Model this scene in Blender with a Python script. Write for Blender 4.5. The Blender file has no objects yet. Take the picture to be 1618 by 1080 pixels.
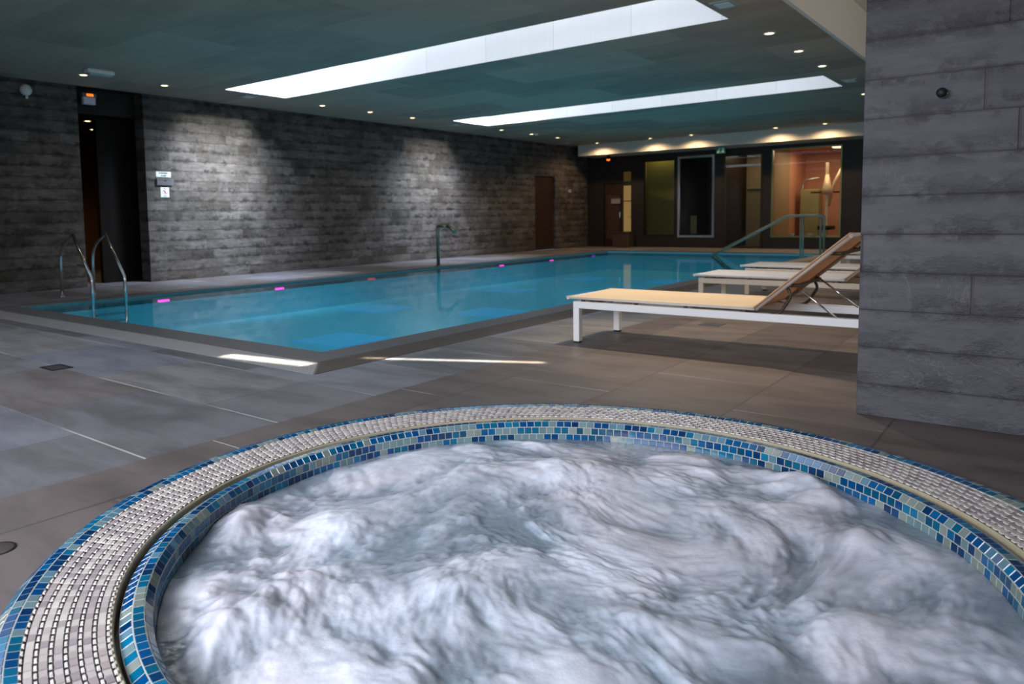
import bpy, bmesh, math, random
from mathutils import Vector, Matrix, noise
random.seed(7)
PI = math.pi
S = bpy.context.scene
COL = S.collection

# ------------------------------------------------------------------ helpers
def srgb(r, g, b):
    def f(c):
        c /= 255.0
        return c / 12.92 if c <= 0.04045 else ((c + 0.055) / 1.055) ** 2.4
    return (f(r), f(g), f(b), 1.0)

class G:
    """small node-graph helper"""
    def __init__(s, name):
        s.m = bpy.data.materials.new(name); s.m.use_nodes = True
        s.t = s.m.node_tree; s.t.nodes.clear()
        s.out = s.t.nodes.new('ShaderNodeOutputMaterial')
    def n(s, typ, **kw):
        nd = s.t.nodes.new(typ)
        for k, v in kw.items(): setattr(nd, k, v)
        return nd
    def put(s, sock, v):
        if isinstance(v, bpy.types.NodeSocket): s.t.links.new(v, sock)
        elif v is not None: sock.default_value = v
    def math(s, op, a, b=None, c=None, clamp=False):
        nd = s.n('ShaderNodeMath', operation=op, use_clamp=clamp)
        s.put(nd.inputs[0], a)
        if b is not None: s.put(nd.inputs[1], b)
        if c is not None: s.put(nd.inputs[2], c)
        return nd.outputs[0]
    def add(s, a, b): return s.math('ADD', a, b)
    def sub(s, a, b): return s.math('SUBTRACT', a, b)
    def mul(s, a, b): return s.math('MULTIPLY', a, b)
    def coord(s):
        g = s.n('ShaderNodeTexCoord')
        return g.outputs['Object']
    def xyz(s):
        sp = s.n('ShaderNodeSeparateXYZ'); s.t.links.new(s.coord(), sp.inputs[0])
        return sp.outputs
    def comb(s, x, y, z=0.0):
        c = s.n('ShaderNodeCombineXYZ')
        s.put(c.inputs[0], x); s.put(c.inputs[1], y); s.put(c.inputs[2], z)
        return c.outputs[0]
    def white(s, vec):
        w = s.n('ShaderNodeTexWhiteNoise', noise_dimensions='3D'); s.t.links.new(vec, w.inputs['Vector'])
        return w.outputs['Value']
    def noise(s, vec, scale=5, detail=4, rough=0.55, dist=0.0):
        w = s.n('ShaderNodeTexNoise')
        if vec is not None: s.t.links.new(vec, w.inputs['Vector'])
        w.inputs['Scale'].default_value = scale; w.inputs['Detail'].default_value = detail
        w.inputs['Roughness'].default_value = rough; w.inputs['Distortion'].default_value = dist
        return w.outputs['Fac']
    def ramp(s, fac, stops, interp='LINEAR'):
        r = s.n('ShaderNodeValToRGB'); r.color_ramp.interpolation = interp
        el = r.color_ramp.elements
        while len(el) < len(stops): el.new(0.5)
        for e, (p, c) in zip(el, stops):
            e.position = p; e.color = c if len(c) == 4 else (*c, 1)
        s.put(r.inputs[0], fac)
        return r.outputs[0]
    def mixc(s, f, a, b, blend='MIX'):
        m = s.n('ShaderNodeMix', data_type='RGBA', blend_type=blend)
        s.put(m.inputs[0], f); s.put(m.inputs[6], a); s.put(m.inputs[7], b)
        return m.outputs[2]
    def vmul(s, vec, v):
        m = s.n('ShaderNodeVectorMath', operation='MULTIPLY'); s.t.links.new(vec, m.inputs[0]); m.inputs[1].default_value = v
        return m.outputs[0]
    def bump(s, h, strength=0.3, dist=0.01, normal=None):
        b = s.n('ShaderNodeBump'); b.inputs['Strength'].default_value = strength; b.inputs['Distance'].default_value = dist
        s.put(b.inputs['Height'], h)
        if normal is not None: s.put(b.inputs['Normal'], normal)
        return b.outputs[0]
    def bsdf(s, col, rough=0.5, metal=0.0, normal=None, spec=0.5, emis=None, estr=0.0, **kw):
        b = s.n('ShaderNodeBsdfPrincipled')
        s.put(b.inputs['Base Color'], col); s.put(b.inputs['Roughness'], rough); s.put(b.inputs['Metallic'], metal)
        s.put(b.inputs['Specular IOR Level'], spec)
        if normal is not None: s.put(b.inputs['Normal'], normal)
        if emis is not None: s.put(b.inputs['Emission Color'], emis); s.put(b.inputs['Emission Strength'], estr)
        for k, v in kw.items(): s.put(b.inputs[k.replace('_', ' ')], v)
        s.t.links.new(b.outputs[0], s.out.inputs[0])
        return b
    def smooth(s, v, lo, hi):
        m = s.n('ShaderNodeMapRange', interpolation_type='SMOOTHSTEP')
        s.put(m.inputs[0], v); m.inputs[1].default_value = lo; m.inputs[2].default_value = hi
        return m.outputs[0]

def plain(name, col, rough=0.5, metal=0.0, spec=0.5, var=0.06, scale=9, bump=0.0):
    g = G(name)
    n = g.noise(g.coord(), scale, 4, 0.6)
    c = g.mixc(n, tuple(x * (1 - var * 2) for x in col[:3]) + (1,), tuple(min(1, x * (1 + var * 2)) for x in col[:3]) + (1,))
    nm = g.bump(g.noise(g.coord(), scale * 12, 3), bump, 0.003) if bump else None
    g.bsdf(c, rough, metal, nm, spec)
    return g.m

def glow(name, col, strength):
    g = G(name)
    e = g.n('ShaderNodeEmission')
    f = g.add(g.mul(g.noise(g.coord(), 3, 2), 0.1), 0.95)
    e.inputs[0].default_value = col
    g.put(e.inputs[1], g.mul(f, strength)); g.t.links.new(e.outputs[0], g.out.inputs[0])
    return g.m

def glass(name, tint=(0.9, 0.95, 0.93, 1), refl=1.0):
    g = G(name)
    fr = g.n('ShaderNodeFresnel'); fr.inputs[0].default_value = 1.5
    tr = g.n('ShaderNodeBsdfTransparent'); tr.inputs[0].default_value = tint
    gl = g.n('ShaderNodeBsdfGlossy'); gl.inputs['Roughness'].default_value = 0.015
    mx = g.n('ShaderNodeMixShader')
    g.put(mx.inputs[0], g.mul(fr.outputs[0], refl))
    g.t.links.new(tr.outputs[0], mx.inputs[1]); g.t.links.new(gl.outputs[0], mx.inputs[2])
    g.t.links.new(mx.outputs[0], g.out.inputs[0])
    return g.m

class MB:
    def __init__(s): s.bm = bmesh.new()
    def box(s, x0, x1, y0, y1, z0, z1, bev=0.0):
        vs = [s.bm.verts.new(p) for p in ((x0,y0,z0),(x1,y0,z0),(x1,y1,z0),(x0,y1,z0),(x0,y0,z1),(x1,y0,z1),(x1,y1,z1),(x0,y1,z1))]
        fs = [s.bm.faces.new([vs[i] for i in q]) for q in ((0,3,2,1),(4,5,6,7),(0,1,5,4),(1,2,6,5),(2,3,7,6),(3,0,4,7))]
        if bev:
            es = list({e for f in fs for e in f.edges})
            bmesh.ops.bevel(s.bm, geom=es, offset=bev, segments=2, affect='EDGES', profile=0.5)
        return s
    def quad(s, *ps):
        s.bm.faces.new([s.bm.verts.new(p) for p in ps]); return s
    def tube(s, pts, r, seg=12, cap=True):
        pts = [Vector(p) for p in pts]
        rs = r if isinstance(r, (list, tuple)) else [r] * len(pts)
        rings = []
        up = None
        for i, p in enumerate(pts):
            a = pts[max(0, i - 1)]; b = pts[min(len(pts) - 1, i + 1)]
            d = (b - a).normalized()
            if up is None:
                up = Vector((0, 0, 1)) if abs(d.z) < 0.9 else Vector((1, 0, 0))
            sd = d.cross(up)
            if sd.length < 1e-4: sd = d.cross(Vector((0, 1, 0)))
            sd.normalize(); up = sd.cross(d).normalized()
            rings.append([s.bm.verts.new(p + sd * rs[i] * math.cos(2*PI*k/seg) + up * rs[i] * math.sin(2*PI*k/seg)) for k in range(seg)])
        for A, B in zip(rings, rings[1:]):
            for k in range(seg):
                f = s.bm.faces.new((A[k], A[(k+1) % seg], B[(k+1) % seg], B[k])); f.smooth = True
        if cap:
            s.bm.faces.new(rings[0][::-1]); s.bm.faces.new(rings[-1])
        return s
    def lathe(s, prof, c=(0,0,0), seg=24, axis='z', smooth=True):
        rings = []
        for r, h in prof:
            ring = []
            for k in range(seg):
                a = 2*PI*k/seg
                if axis == 'z': p = (c[0]+r*math.cos(a), c[1]+r*math.sin(a), c[2]+h)
                elif axis == 'x': p = (c[0]+h, c[1]+r*math.cos(a), c[2]+r*math.sin(a))
                else: p = (c[0]+r*math.sin(a), c[1]+h, c[2]+r*math.cos(a))
                ring.append(s.bm.verts.new(p))
            rings.append(ring)
        for A, B in zip(rings, rings[1:]):
            for k in range(seg):
                f = s.bm.faces.new((A[k], A[(k+1) % seg], B[(k+1) % seg], B[k])); f.smooth = smooth
        if prof[0][0] > 1e-5: s.bm.faces.new(rings[0][::-1])
        if prof[-1][0] > 1e-5: s.bm.faces.new(rings[-1])
        return s
    def build(s, name, mat, parent=None, fix=True):
        if fix:
            bmesh.ops.remove_doubles(s.bm, verts=s.bm.verts, dist=1e-6)
            bmesh.ops.recalc_face_normals(s.bm, faces=s.bm.faces)
        me = bpy.data.meshes.new(name); s.bm.to_mesh(me); s.bm.free()
        for m in (mat if isinstance(mat, (list, tuple)) else [mat]): me.materials.append(m)
        o = bpy.data.objects.new(name, me); COL.objects.link(o)
        if parent is not None: o.parent = parent
        return o

def tag(o, label=None, cat=None, group=None, kind=None):
    if label: o['label'] = label
    if cat: o['category'] = cat
    if group: o['group'] = group
    if kind: o['kind'] = kind
    return o
def empty(name, loc=(0,0,0), rz=0.0):
    o = bpy.data.objects.new(name, None); COL.objects.link(o); o.location = loc; o.rotation_euler = (0,0,rz)
    o.empty_display_size = 0.1
    return o
def copy_tree(o, parent=None):
    c = o.copy(); COL.objects.link(c)
    if parent is not None: c.parent = parent
    for ch in list(o.children): copy_tree(ch, c)
    return c
def struct(o): o['kind'] = 'structure'; return o

# ------------------------------------------------------------------ camera
H = 1.05
yaw, pit, rol = -0.6796, -0.0809, -0.0171
fwd = Vector((math.sin(yaw)*math.cos(pit), math.cos(yaw)*math.cos(pit), math.sin(pit)))
rt = Vector((math.cos(yaw), -math.sin(yaw), 0)); up = rt.cross(fwd)
R_ = rt*math.cos(rol) + up*math.sin(rol); U_ = -rt*math.sin(rol) + up*math.cos(rol)
cam = bpy.data.cameras.new('camera'); co = bpy.data.objects.new('camera', cam); COL.objects.link(co)
M = Matrix((( R_.x, U_.x, -fwd.x, 0), (R_.y, U_.y, -fwd.y, 0), (R_.z, U_.z, -fwd.z, H), (0, 0, 0, 1)))
co.matrix_world = M
cam.sensor_width = 36.0; cam.lens = 1180.25 / 1618 * 36
cam.shift_x = (809 - 725.6) / 1618; cam.shift_y = (439.15 - 540) / 1618
cam.clip_start = 0.02; cam.clip_end = 100
cam.dof.use_dof = True; cam.dof.focus_distance = 2.9; cam.dof.aperture_fstop = 4.0
S.camera = co

# ------------------------------------------------------------------ materials
def stone(name, axis, course, L, lo, hi, blotch_shade=0.75, mort=srgb(88, 86, 84), off=0.0, spec=0.35, warm=None):
    g = G(name)
    o = g.xyz()
    u0 = o[axis]; v = g.math('DIVIDE', g.sub(o[2], off), course)
    row = g.math('FLOOR', v)
    rr = g.white(g.comb(row, 3.7, 1.3))
    # course-dependent tile length keeps the joints irregular
    Lr = g.add(L * 0.75, g.mul(g.white(g.comb(row, 9.1, 4.2)), L * 0.5))
    u = g.add(g.math('DIVIDE', u0, Lr), g.mul(rr, 7.31))
    cell = g.math('FLOOR', u)
    rnd = g.white(g.comb(cell, row, 0.5)); rnd2 = g.white(g.comb(cell, row, 8.5))
    fu = g.math('FRACT', u); fv = g.math('FRACT', v)
    co_ = g.coord()
    n1 = g.noise(co_, 2.2, 5, 0.65); n2 = g.noise(co_, 14, 5, 0.7)
    st = g.noise(g.vmul(co_, (1.4, 1.4, 7.0)), 3.0, 5, 0.65, 0.6)
    base = g.mixc(g.add(g.mul(rnd, 0.5), g.mul(g.smooth(n1, 0.3, 0.7), 0.5)), lo, hi)
    dark = g.smooth(st, 0.60, 0.42)
    # shade painted along the chipped lower and upper edges of the split faces
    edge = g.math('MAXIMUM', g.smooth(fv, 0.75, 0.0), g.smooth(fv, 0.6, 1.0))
    chip_shade = g.mul(g.mul(g.smooth(g.noise(g.vmul(co_, (2.2, 2.2, 3.2)), 2.0, 6, 0.72), 0.44, 0.62), edge), blotch_shade)
    base = g.mixc(chip_shade, base, tuple(x*0.22 for x in lo[:3]) + (1,))
    base = g.mixc(g.mul(dark, 0.35*blotch_shade), base, tuple(x*0.4 for x in lo[:3]) + (1,))
    vein = g.smooth(g.math('ABSOLUTE', g.sub(g.noise(g.vmul(co_, (1, 1, 0.8)), 2.0, 6, 0.6, 1.5), 0.5)), 0.008, 0.0)
    base = g.mixc(g.mul(vein, g.mul(g.smooth(rnd2, 0.6, 0.9), 0.16)), base, tuple(min(1, x*2.4) for x in hi[:3]) + (1,))
    mu = g.math('MAXIMUM', g.smooth(fu, 0.006/L, 0.0), g.smooth(fu, 1 - 0.006/L, 1.0))
    mv = g.math('MAXIMUM', g.smooth(fv, 0.018, 0.004), g.smooth(fv, 0.985, 0.997))
    mo = g.math('MAXIMUM', mu, mv)
    hasm = g.smooth(g.noise(co_, 1.3, 2), 0.40, 0.6)
    c = g.mixc(g.mul(mo, g.add(0.25, g.mul(hasm, 0.5))), base, mort)
    shade_line = g.math('MAXIMUM', g.smooth(fv, 0.10, 0.03), g.smooth(fv, 0.93, 0.99))  # shadow lines painted into the colour along each course joint
    c = g.mixc(g.mul(shade_line, 0.55*blotch_shade), c, tuple(x*0.3 for x in lo[:3]) + (1,))
    c = g.mixc(g.add(0.0, g.mul(n2, 0.3)), c, tuple(x*0.5 for x in lo[:3]) + (1,))
    hgt = g.add(g.add(g.mul(rnd2, 0.6), g.mul(n2, 0.35)), g.mul(g.sub(1.0, mo), 0.5))
    hgt = g.add(hgt, g.mul(chip_shade, -0.8))
    nm = g.bump(hgt, 0.6, 0.02)
    g.bsdf(c, g.add(0.42, g.mul(n1, 0.3)), 0, nm, spec)
    return g.m

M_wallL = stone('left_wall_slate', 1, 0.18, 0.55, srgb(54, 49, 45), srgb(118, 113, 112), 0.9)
M_wallB = stone('back_wall_slate', 0, 0.18, 0.55, srgb(40, 36, 33), srgb(58, 52, 47), 0.4, srgb(40, 38, 36))
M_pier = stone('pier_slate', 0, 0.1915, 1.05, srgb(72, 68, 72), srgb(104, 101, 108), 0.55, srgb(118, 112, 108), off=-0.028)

def floor_mat():
    g = G('stone_floor_tiles')
    o = g.xyz(); x, y = o[0], o[1]
    def tiles(a, a0, w, b, b0, L):
        v = g.math('DIVIDE', g.sub(a, a0), w); row = g.math('FLOOR', v)
        u = g.add(g.math('DIVIDE', g.sub(b, b0), L), g.mul(g.math('MODULO', g.math('ABSOLUTE', row), 2.0), 0.5))
        cell = g.math('FLOOR', u); fu = g.math('FRACT', u); fv = g.math('FRACT', v)
        rnd = g.white(g.comb(cell, row, 2.5))
        ju = g.math('MAXIMUM', g.math('LESS_THAN', fu, 0.004/L), g.math('GREATER_THAN', fu, 1-0.004/L))
        jv = g.math('MAXIMUM', g.math('LESS_THAN', fv, 0.006/w), g.math('GREATER_THAN', fv, 1-0.006/w))
        return rnd, ju, jv, g.white(g.comb(cell, row, 7.5))
    r1, ju1, jv1, q1 = tiles(y, 1.65, 0.7225, x, -3.15, 1.32)
    r2, ju2, jv2, q2 = tiles(x, -2.785, 0.72, y, 1.33, 1.32)
    z = g.math('GREATER_THAN', x, -3.15)
    co_ = g.coord()
    streak = g.noise(g.vmul(co_, (0.9, 3.0, 1)), 1.6, 6, 0.62, 0.5)
    fine = g.noise(co_, 45, 4, 0.7)
    k1 = g.ramp(g.add(g.mul(r1, 0.86), g.mul(streak, 0.14)), [(0.0, srgb(88, 90, 96)), (0.25, srgb(108, 110, 116)), (0.45, srgb(112, 104, 102)), (0.62, srgb(124, 128, 142)), (0.8, srgb(132, 130, 130)), (1.0, srgb(98, 98, 106))])
    k2 = g.ramp(g.add(g.mul(r2, 0.8), g.mul(streak, 0.2)), [(0.0, srgb(96, 86, 84)), (0.5, srgb(108, 98, 94)), (1.0, srgb(122, 110, 104))])
    c = g.mixc(z, k1, k2)
    c = g.mixc(g.smooth(streak, 0.35, 0.7), c, g.mixc(1.0, c, (0.62, 0.60, 0.60, 1), 'MULTIPLY'))
    c = g.mixc(g.mul(fine, 0.35), c, g.mixc(1.0, c, (0.7, 0.7, 0.7, 1), 'MULTIPLY'))
    light = g.smooth(g.noise(co_, 0.9, 3), 0.42, 0.55)
    jv = g.mixc(z, jv1, jv2); ju = g.mixc(z, ju1, ju2)
    lj = g.mixc(z, jv1, ju2); dj = g.mixc(z, ju1, jv2)
    c = g.mixc(g.mul(lj, g.add(0.12, g.mul(light, 0.6))), c, srgb(190, 186, 180))
    c = g.mixc(g.mul(dj, 0.7), c, srgb(58, 54, 54))
    j = g.math('MAXIMUM', jv, ju)
    tilt = g.mul(g.mixc(z, q1, q2), 0.1)
    wet = g.smooth(g.noise(g.vmul(co_, (1, 1, 1)), 1.1, 3, 0.6), 0.45, 0.7)
    nm = g.bump(g.add(g.sub(g.mul(fine, 0.25), j), g.mul(streak, 0.3)), 0.25, 0.004)
    g.bsdf(c, g.sub(0.52, g.mul(wet, 0.16)), 0, nm, 0.45)
    return g.m
M_floor = floor_mat()

def ceil_mat():
    g = G('ceiling_grey_green_panels')
    o = g.xyz()
    u = g.math('DIVIDE', g.add(o[0], g.mul(g.math('FLOOR', g.math('DIVIDE', o[1], 1.2)), 0.9)), 2.4); v = g.math('DIVIDE', o[1], 1.2)
    rnd = g.white(g.comb(g.math('FLOOR', u), g.math('FLOOR', v), 1.5))
    n = g.noise(g.vmul(g.coord(), (1, 2.2, 1)), 0.8, 5, 0.6)
    fu = g.math('FRACT', u); fv = g.math('FRACT', v)
    j = g.math('MAXIMUM', g.math('LESS_THAN', fu, 0.003), g.math('LESS_THAN', fv, 0.006))
    f = g.add(g.mul(rnd, 0.35), g.mul(n, 0.65))
    c = g.ramp(f, [(0.2, srgb(146, 136, 124)), (0.5, srgb(176, 160, 144)), (0.85, srgb(194, 176, 158))])
    c = g.mixc(g.mul(j, 0.3), c, srgb(110, 112, 108))
    g.bsdf(c, 0.85, 0, None, 0.2)
    return g.m
M_ceil = ceil_mat()
M_plaster = plain('white_plaster', srgb(214, 212, 206), 0.8, spec=0.2, var=0.03, scale=1.5)
M_beige = plain('beige_plaster', srgb(228, 226, 220), 0.85, spec=0.2, var=0.03, scale=1.2)
M_soffit = plain('grey_soffit_plaster', srgb(188, 188, 180), 0.7, spec=0.25, var=0.04, scale=1.5)
M_chrome = plain('brushed_stainless_steel', srgb(190, 196, 196), 0.16, 1.0, var=0.02, scale=30)
M_dark = plain('dark_painted_panel', srgb(26, 24, 23), 0.6, spec=0.3, var=0.1, scale=4)
M_darkbrown = plain('dark_brown_wood_panel', srgb(44, 27, 18), 0.55, spec=0.3, var=0.12, scale=5)
M_white = plain('white_enamel', srgb(228, 228, 226), 0.45, spec=0.5, var=0.02)
M_whiteframe = plain('white_powder_coated_frame', srgb(232, 230, 228), 0.4, spec=0.5, var=0.02)
M_coping = plain('dark_grey_stone_coping', srgb(92, 90, 90), 0.4, spec=0.5, var=0.1, scale=6, bump=0.2)
M_grate_l = plain('light_grey_grate_slats', srgb(142, 140, 140), 0.4, spec=0.5, var=0.06, scale=8)
M_grate_d = plain('brown_grate_slats', srgb(92, 82, 74), 0.4, spec=0.5, var=0.12, scale=5)
M_black = plain('black_rubber', srgb(16, 16, 16), 0.6, var=0.05)
M_olive = plain('olive_plaster', srgb(120, 108, 54), 0.85, spec=0.1, var=0.06, scale=0.8)

# ------------------------------------------------------------------ room shell
XL, XR = -12.6, 5.0
YF, YB = -3.0, 22.6
ZC, ZH = 3.3, 3.95
XE = -2.42                      # where the low ceiling ends and the higher one starts
TC = Vector((-1.25, 2.085, 0)); TR = 1.655

def rects_mesh(rs, z, name, mat, parent=None, down=False, step=None):
    b = MB()
    for x0, x1, y0, y1 in rs:
        ps = [(x0,y0,z),(x1,y0,z),(x1,y1,z),(x0,y1,z)]
        if down: ps.reverse()
        b.quad(*ps)
    return b.build(name, mat, parent, fix=False)

def make_floor():
    b = MB()
    px0, px1, py0, py1 = -10.75, -3.93, 3.27, 20.25
    sx0, sx1, sy0, sy1 = -3.0, 0.5, 0.25, 3.92
    for x0, x1, y0, y1 in ((XL, px0, YF, YB), (px0, px1, YF, py0), (px0, px1, py1, YB), (px1, XR, YF, sy0), (px1, XR, sy1, YB),
                           (px1, sx0, sy0, sy1), (sx1, XR, sy0, sy1), (-17.0, XL, 5.0, 8.4)):
        b.quad((x0,y0,0),(x1,y0,0),(x1,y1,0),(x0,y1,0))
    n = 240
    def sq(a):
        dx, dy = math.cos(a), math.sin(a)
        t = min((sx1-TC.x)/dx if dx > 1e-9 else 9, (sx0-TC.x)/dx if dx < -1e-9 else 9, (sy1-TC.y)/dy if dy > 1e-9 else 9, (sy0-TC.y)/dy if dy < -1e-9 else 9)
        return (TC.x+dx*t, TC.y+dy*t, 0)
    angs = sorted([2*PI*k/n for k in range(n)] + [math.atan2(cy-TC.y, cx-TC.x) % (2*PI) for cx in (sx0, sx1) for cy in (sy0, sy1)])
    for a, c in zip(angs, angs[1:] + [angs[0] + 2*PI]):
        b.quad((TC.x+TR*math.cos(a), TC.y+TR*math.sin(a), 0), sq(a), sq(c), (TC.x+TR*math.cos(c), TC.y+TR*math.sin(c), 0))
    return struct(b.build('floor', M_floor, fix=False))
make_floor()

# left wall with the full-height opening
oy0, oy1 = 5.75, 6.87
b = MB()
b.box(XL-0.3, XL, YF, oy0, 0, ZC+0.2); b.box(XL-0.3, XL, oy1, 19.35, 0, ZC+0.2); b.box(XL-0.3, XL, 20.5, YB+0.2, 0, ZC+0.2)
b.box(XL-0.3, XL, 19.35, 20.5, 2.3, ZC+0.2)
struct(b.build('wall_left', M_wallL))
# recessed dark door near the far end of the left wall
d = MB().box(XL-0.12, XL-0.06, 19.37, 20.48, 0.0, 2.29, 0.004).build('door_1', M_darkbrown); struct(d)
MB().box(XL-0.06, XL-0.02, 19.45, 19.49, 0.95, 1.15, 0.005).build('door_handle', M_chrome, d)

# corridor behind the opening
M_cor = plain('brown_corridor_wall', srgb(110, 84, 56), 0.7, spec=0.2, var=0.1, scale=1.5)
b = MB()
b.box(-17.2, -17.0, 5.0, 8.4, 0, 3.3); b.box(-17.0, XL-0.3, 4.8, 5.0, 0, 3.3); b.box(-17.0, XL-0.3, 8.4, 8.6, 0, 3.3)
struct(b.build('wall_corridor', M_cor))
struct(MB().box(-13.25, -13.15, 6.29, 8.4, 0, 2.88).build('wall_partition', plain('near_black_panel', srgb(14, 10, 9), 0.6, spec=0.15)))
struct(MB().box(XL-0.3, XL-0.001, oy0, oy1, ZC-0.002, ZC+0.3).build('trim_4', M_dark))
struct(MB().box(-17.2, XL-0.302, 4.8, 8.6, 2.9, 3.7).build('ceiling_corridor', M_dark))

# low ceiling with three long rooflight slots
slots = [(-11.25, -3.12, 7.63, 8.93), (-11.18, -3.2, 13.7, 15.1), (-11.25, -3.12, 1.55, 2.85)]
rs = []
ys = sorted([YF, 21.6] + [v for s_ in slots for v in s_[2:]])
for y0, y1 in zip(ys, ys[1:]):
    hit = [s_ for s_ in slots if abs(s_[2]-y0) < 1e-6]
    if hit: rs += [(XL, hit[0][0], y0, y1), (hit[0][1], XE, y0, y1)]
    else: rs.append((XL, XE, y0, y1))
struct(rects_mesh(rs, ZC, 'ceiling', M_ceil, down=True))
def well_mat():
    g = G('rooflight_shaft_white')
    o = g.xyz()
    v = g.math('DIVIDE', g.add(o[0], 11.25), 1.15)
    rnd = g.white(g.comb(g.math('FLOOR', v), 0.5, 0.5))
    j = g.math('LESS_THAN', g.math('FRACT', v), 0.006)
    n = g.noise(g.vmul(g.coord(), (9, 9, 0.6)), 2, 4)
    c = g.mixc(g.add(g.mul(rnd, 0.6), g.mul(n, 0.4)), srgb(214, 214, 216), srgb(232, 232, 234))
    c = g.mixc(g.mul(j, 0.5), c, srgb(150, 150, 150))
    g.bsdf(c, 0.7, 0, None, 0.3)
    return g.m
M_well = well_mat()
M_pane = glow('bright_overcast_rooflight_glazing', (0.86, 0.93, 1.0, 1), 3.6)
ZT = 4.45
for i, (x0, x1, y0, y1) in enumerate(slots):
    b = MB()
    b.quad((x0,y0,ZC),(x0,y1,ZC),(x0,y1,ZT),(x0,y0,ZT)); b.quad((x1,y0,ZC),(x1,y1,ZC),(x1,y1,ZT),(x1,y0,ZT))
    b.quad((x0,y0,ZC),(x1,y0,ZC),(x1,y0,ZT),(x0,y0,ZT)); b.quad((x0,y1,ZC),(x1,y1,ZC),(x1,y1,ZT),(x0,y1,ZT))
    w = struct(b.build('window_%d' % (i+1), M_well))
    f = MB()
    for k in range(8):
        xx = x0 + (x1-x0)*k/7
        f.box(max(x0, xx-0.03), min(x1, xx+0.03), y0, y1, ZT-0.08, ZT-0.02)
    f.build('glazing_bar', M_white, w)
    MB().quad((x0,y0,ZT),(x1,y0,ZT),(x1,y1,ZT),(x0,y1,ZT)).build('pane', M_pane, w)
# fascia and higher ceiling on the right
struct(MB().box(XE+0.0005, XE+0.05, YF, YB, ZC-0.001, ZH).build('trim_1', M_beige))
struct(rects_mesh([(XE, XR, YF, YB)], ZH, 'ceiling_high', M_beige, down=True))
# soffit beam at the far end
struct(MB().box(-12.33, XE, 21.5, YB, 2.96, ZC+0.02, 0.004).build('trim_2', M_soffit))
struct(MB().box(-12.6, -12.33, 21.6, YB, 3.29, 3.32).build('trim_3', M_dark))

# enclosing walls out of frame
struct(MB().box(XL-0.3, XR, YF-0.2, YF, 0, ZH).build('wall_front', M_beige))
struct(MB().box(XR, XR+0.2, YF, YB, 0, ZH).build('wall_right', M_beige))

# ---- far wall: dark cladding, with openings
ops = [(-12.0, -11.33, 0.0, 2.1), (-11.31, -11.0, 0.5, 2.0), (-11.31, -11.0, 2.13, 2.45), (-10.58, -9.50, 0.37, 2.75), (-9.42, -8.26, 0.31, 2.82),
       (-7.98, -6.85, 0.0, 2.78), (-6.60, -4.75, 0.32, 2.86)]
def pierced(x0, x1, z0, z1, ops, y0, y1, name, mat):
    xs = sorted({x0, x1} | {v for o in ops for v in o[:2]}); zs = sorted({z0, z1} | {v for o in ops for v in o[2:]})
    b = MB()
    for a, c in zip(xs, xs[1:]):
        run = None
        for p, q in zip(zs, zs[1:]):
            mx, mz = (a+c)/2, (p+q)/2
            inside = any(o[0] < mx < o[1] and o[2] < mz < o[3] for o in ops)
            if inside:
                if run: b.box(a, c, y0, y1, run[0], run[1]); run = None
            else:
                run = (run[0], q) if run else (p, q)
        if run: b.box(a, c, y0, y1, run[0], run[1])
    return struct(b.build(name, mat))
M_clad = plain('dark_cladding', srgb(34, 30, 28), 0.5, spec=0.3, var=0.12, scale=3)
pierced(XL, XR, 0, ZH, ops, YB, YB+0.2, 'wall_back', M_clad)
# rooms behind the far wall
M_warm = plain('warm_room_plaster', srgb(196, 142, 112), 0.8, spec=0.2, var=0.05, scale=1.0)
M_room = plain('taupe_room_plaster', srgb(150, 130, 100), 0.8, spec=0.2, var=0.05, scale=1.0)
Y2 = 26.6
b = MB(); b.box(-12.4, -10.75, YB+1.3, YB+1.4, 0, 3); b.box(-10.8, -10.7, YB+0.2, YB+1.4, 0, 3); b.box(-12.4, -12.3, YB+0.2, YB+1.4, 0, 3)
struct(b.build('wall_lobby', plain('pale_lobby_wall', srgb(196, 170, 120), 0.8, spec=0.2)))
struct(MB().box(-10.7, -9.46, YB+0.5, YB+0.6, 0, 3.2).build('wall_olive', M_olive))
b = MB(); b.box(-9.46, -9.40, YB+0.2, YB+2.6, 0, 3.2); b.box(-9.40, -8.1, YB+2.5, YB+2.6, 0, 3.2); b.box(-8.1, -8.02, YB+0.2, Y2, 0, 3.2)
struct(b.build('wall_alcove', M_darkbrown))
b = MB(); b.box(-8.02, -6.72, YB+2.2, YB+2.3, 0, 3.2); b.box(-6.76, -6.70, YB+0.2, YB+2.2, 0, 3.2)
struct(b.build('wall_passage', M_room))
b = MB(); b.box(-6.76, -4.2, Y2, Y2+0.1, 0, 3.2); b.box(-6.76, -6.70, YB+2.2, Y2, 0, 3.2); b.box(-4.3, -4.2, YB+0.2, Y2, 0, 3.2)
struct(b.build('wall_gym', M_warm))
struct(MB().box(-12.5, -4.2, YB, Y2+0.1, -0.1, 0.0).build('floor_rooms', plain('dark_room_floor', srgb(104, 84, 70), 0.4)))
struct(MB().box(-12.5, -4.2, YB+0.2, Y2+0.1, 3.0, 3.1).build('ceiling_rooms', M_warm))

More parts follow.
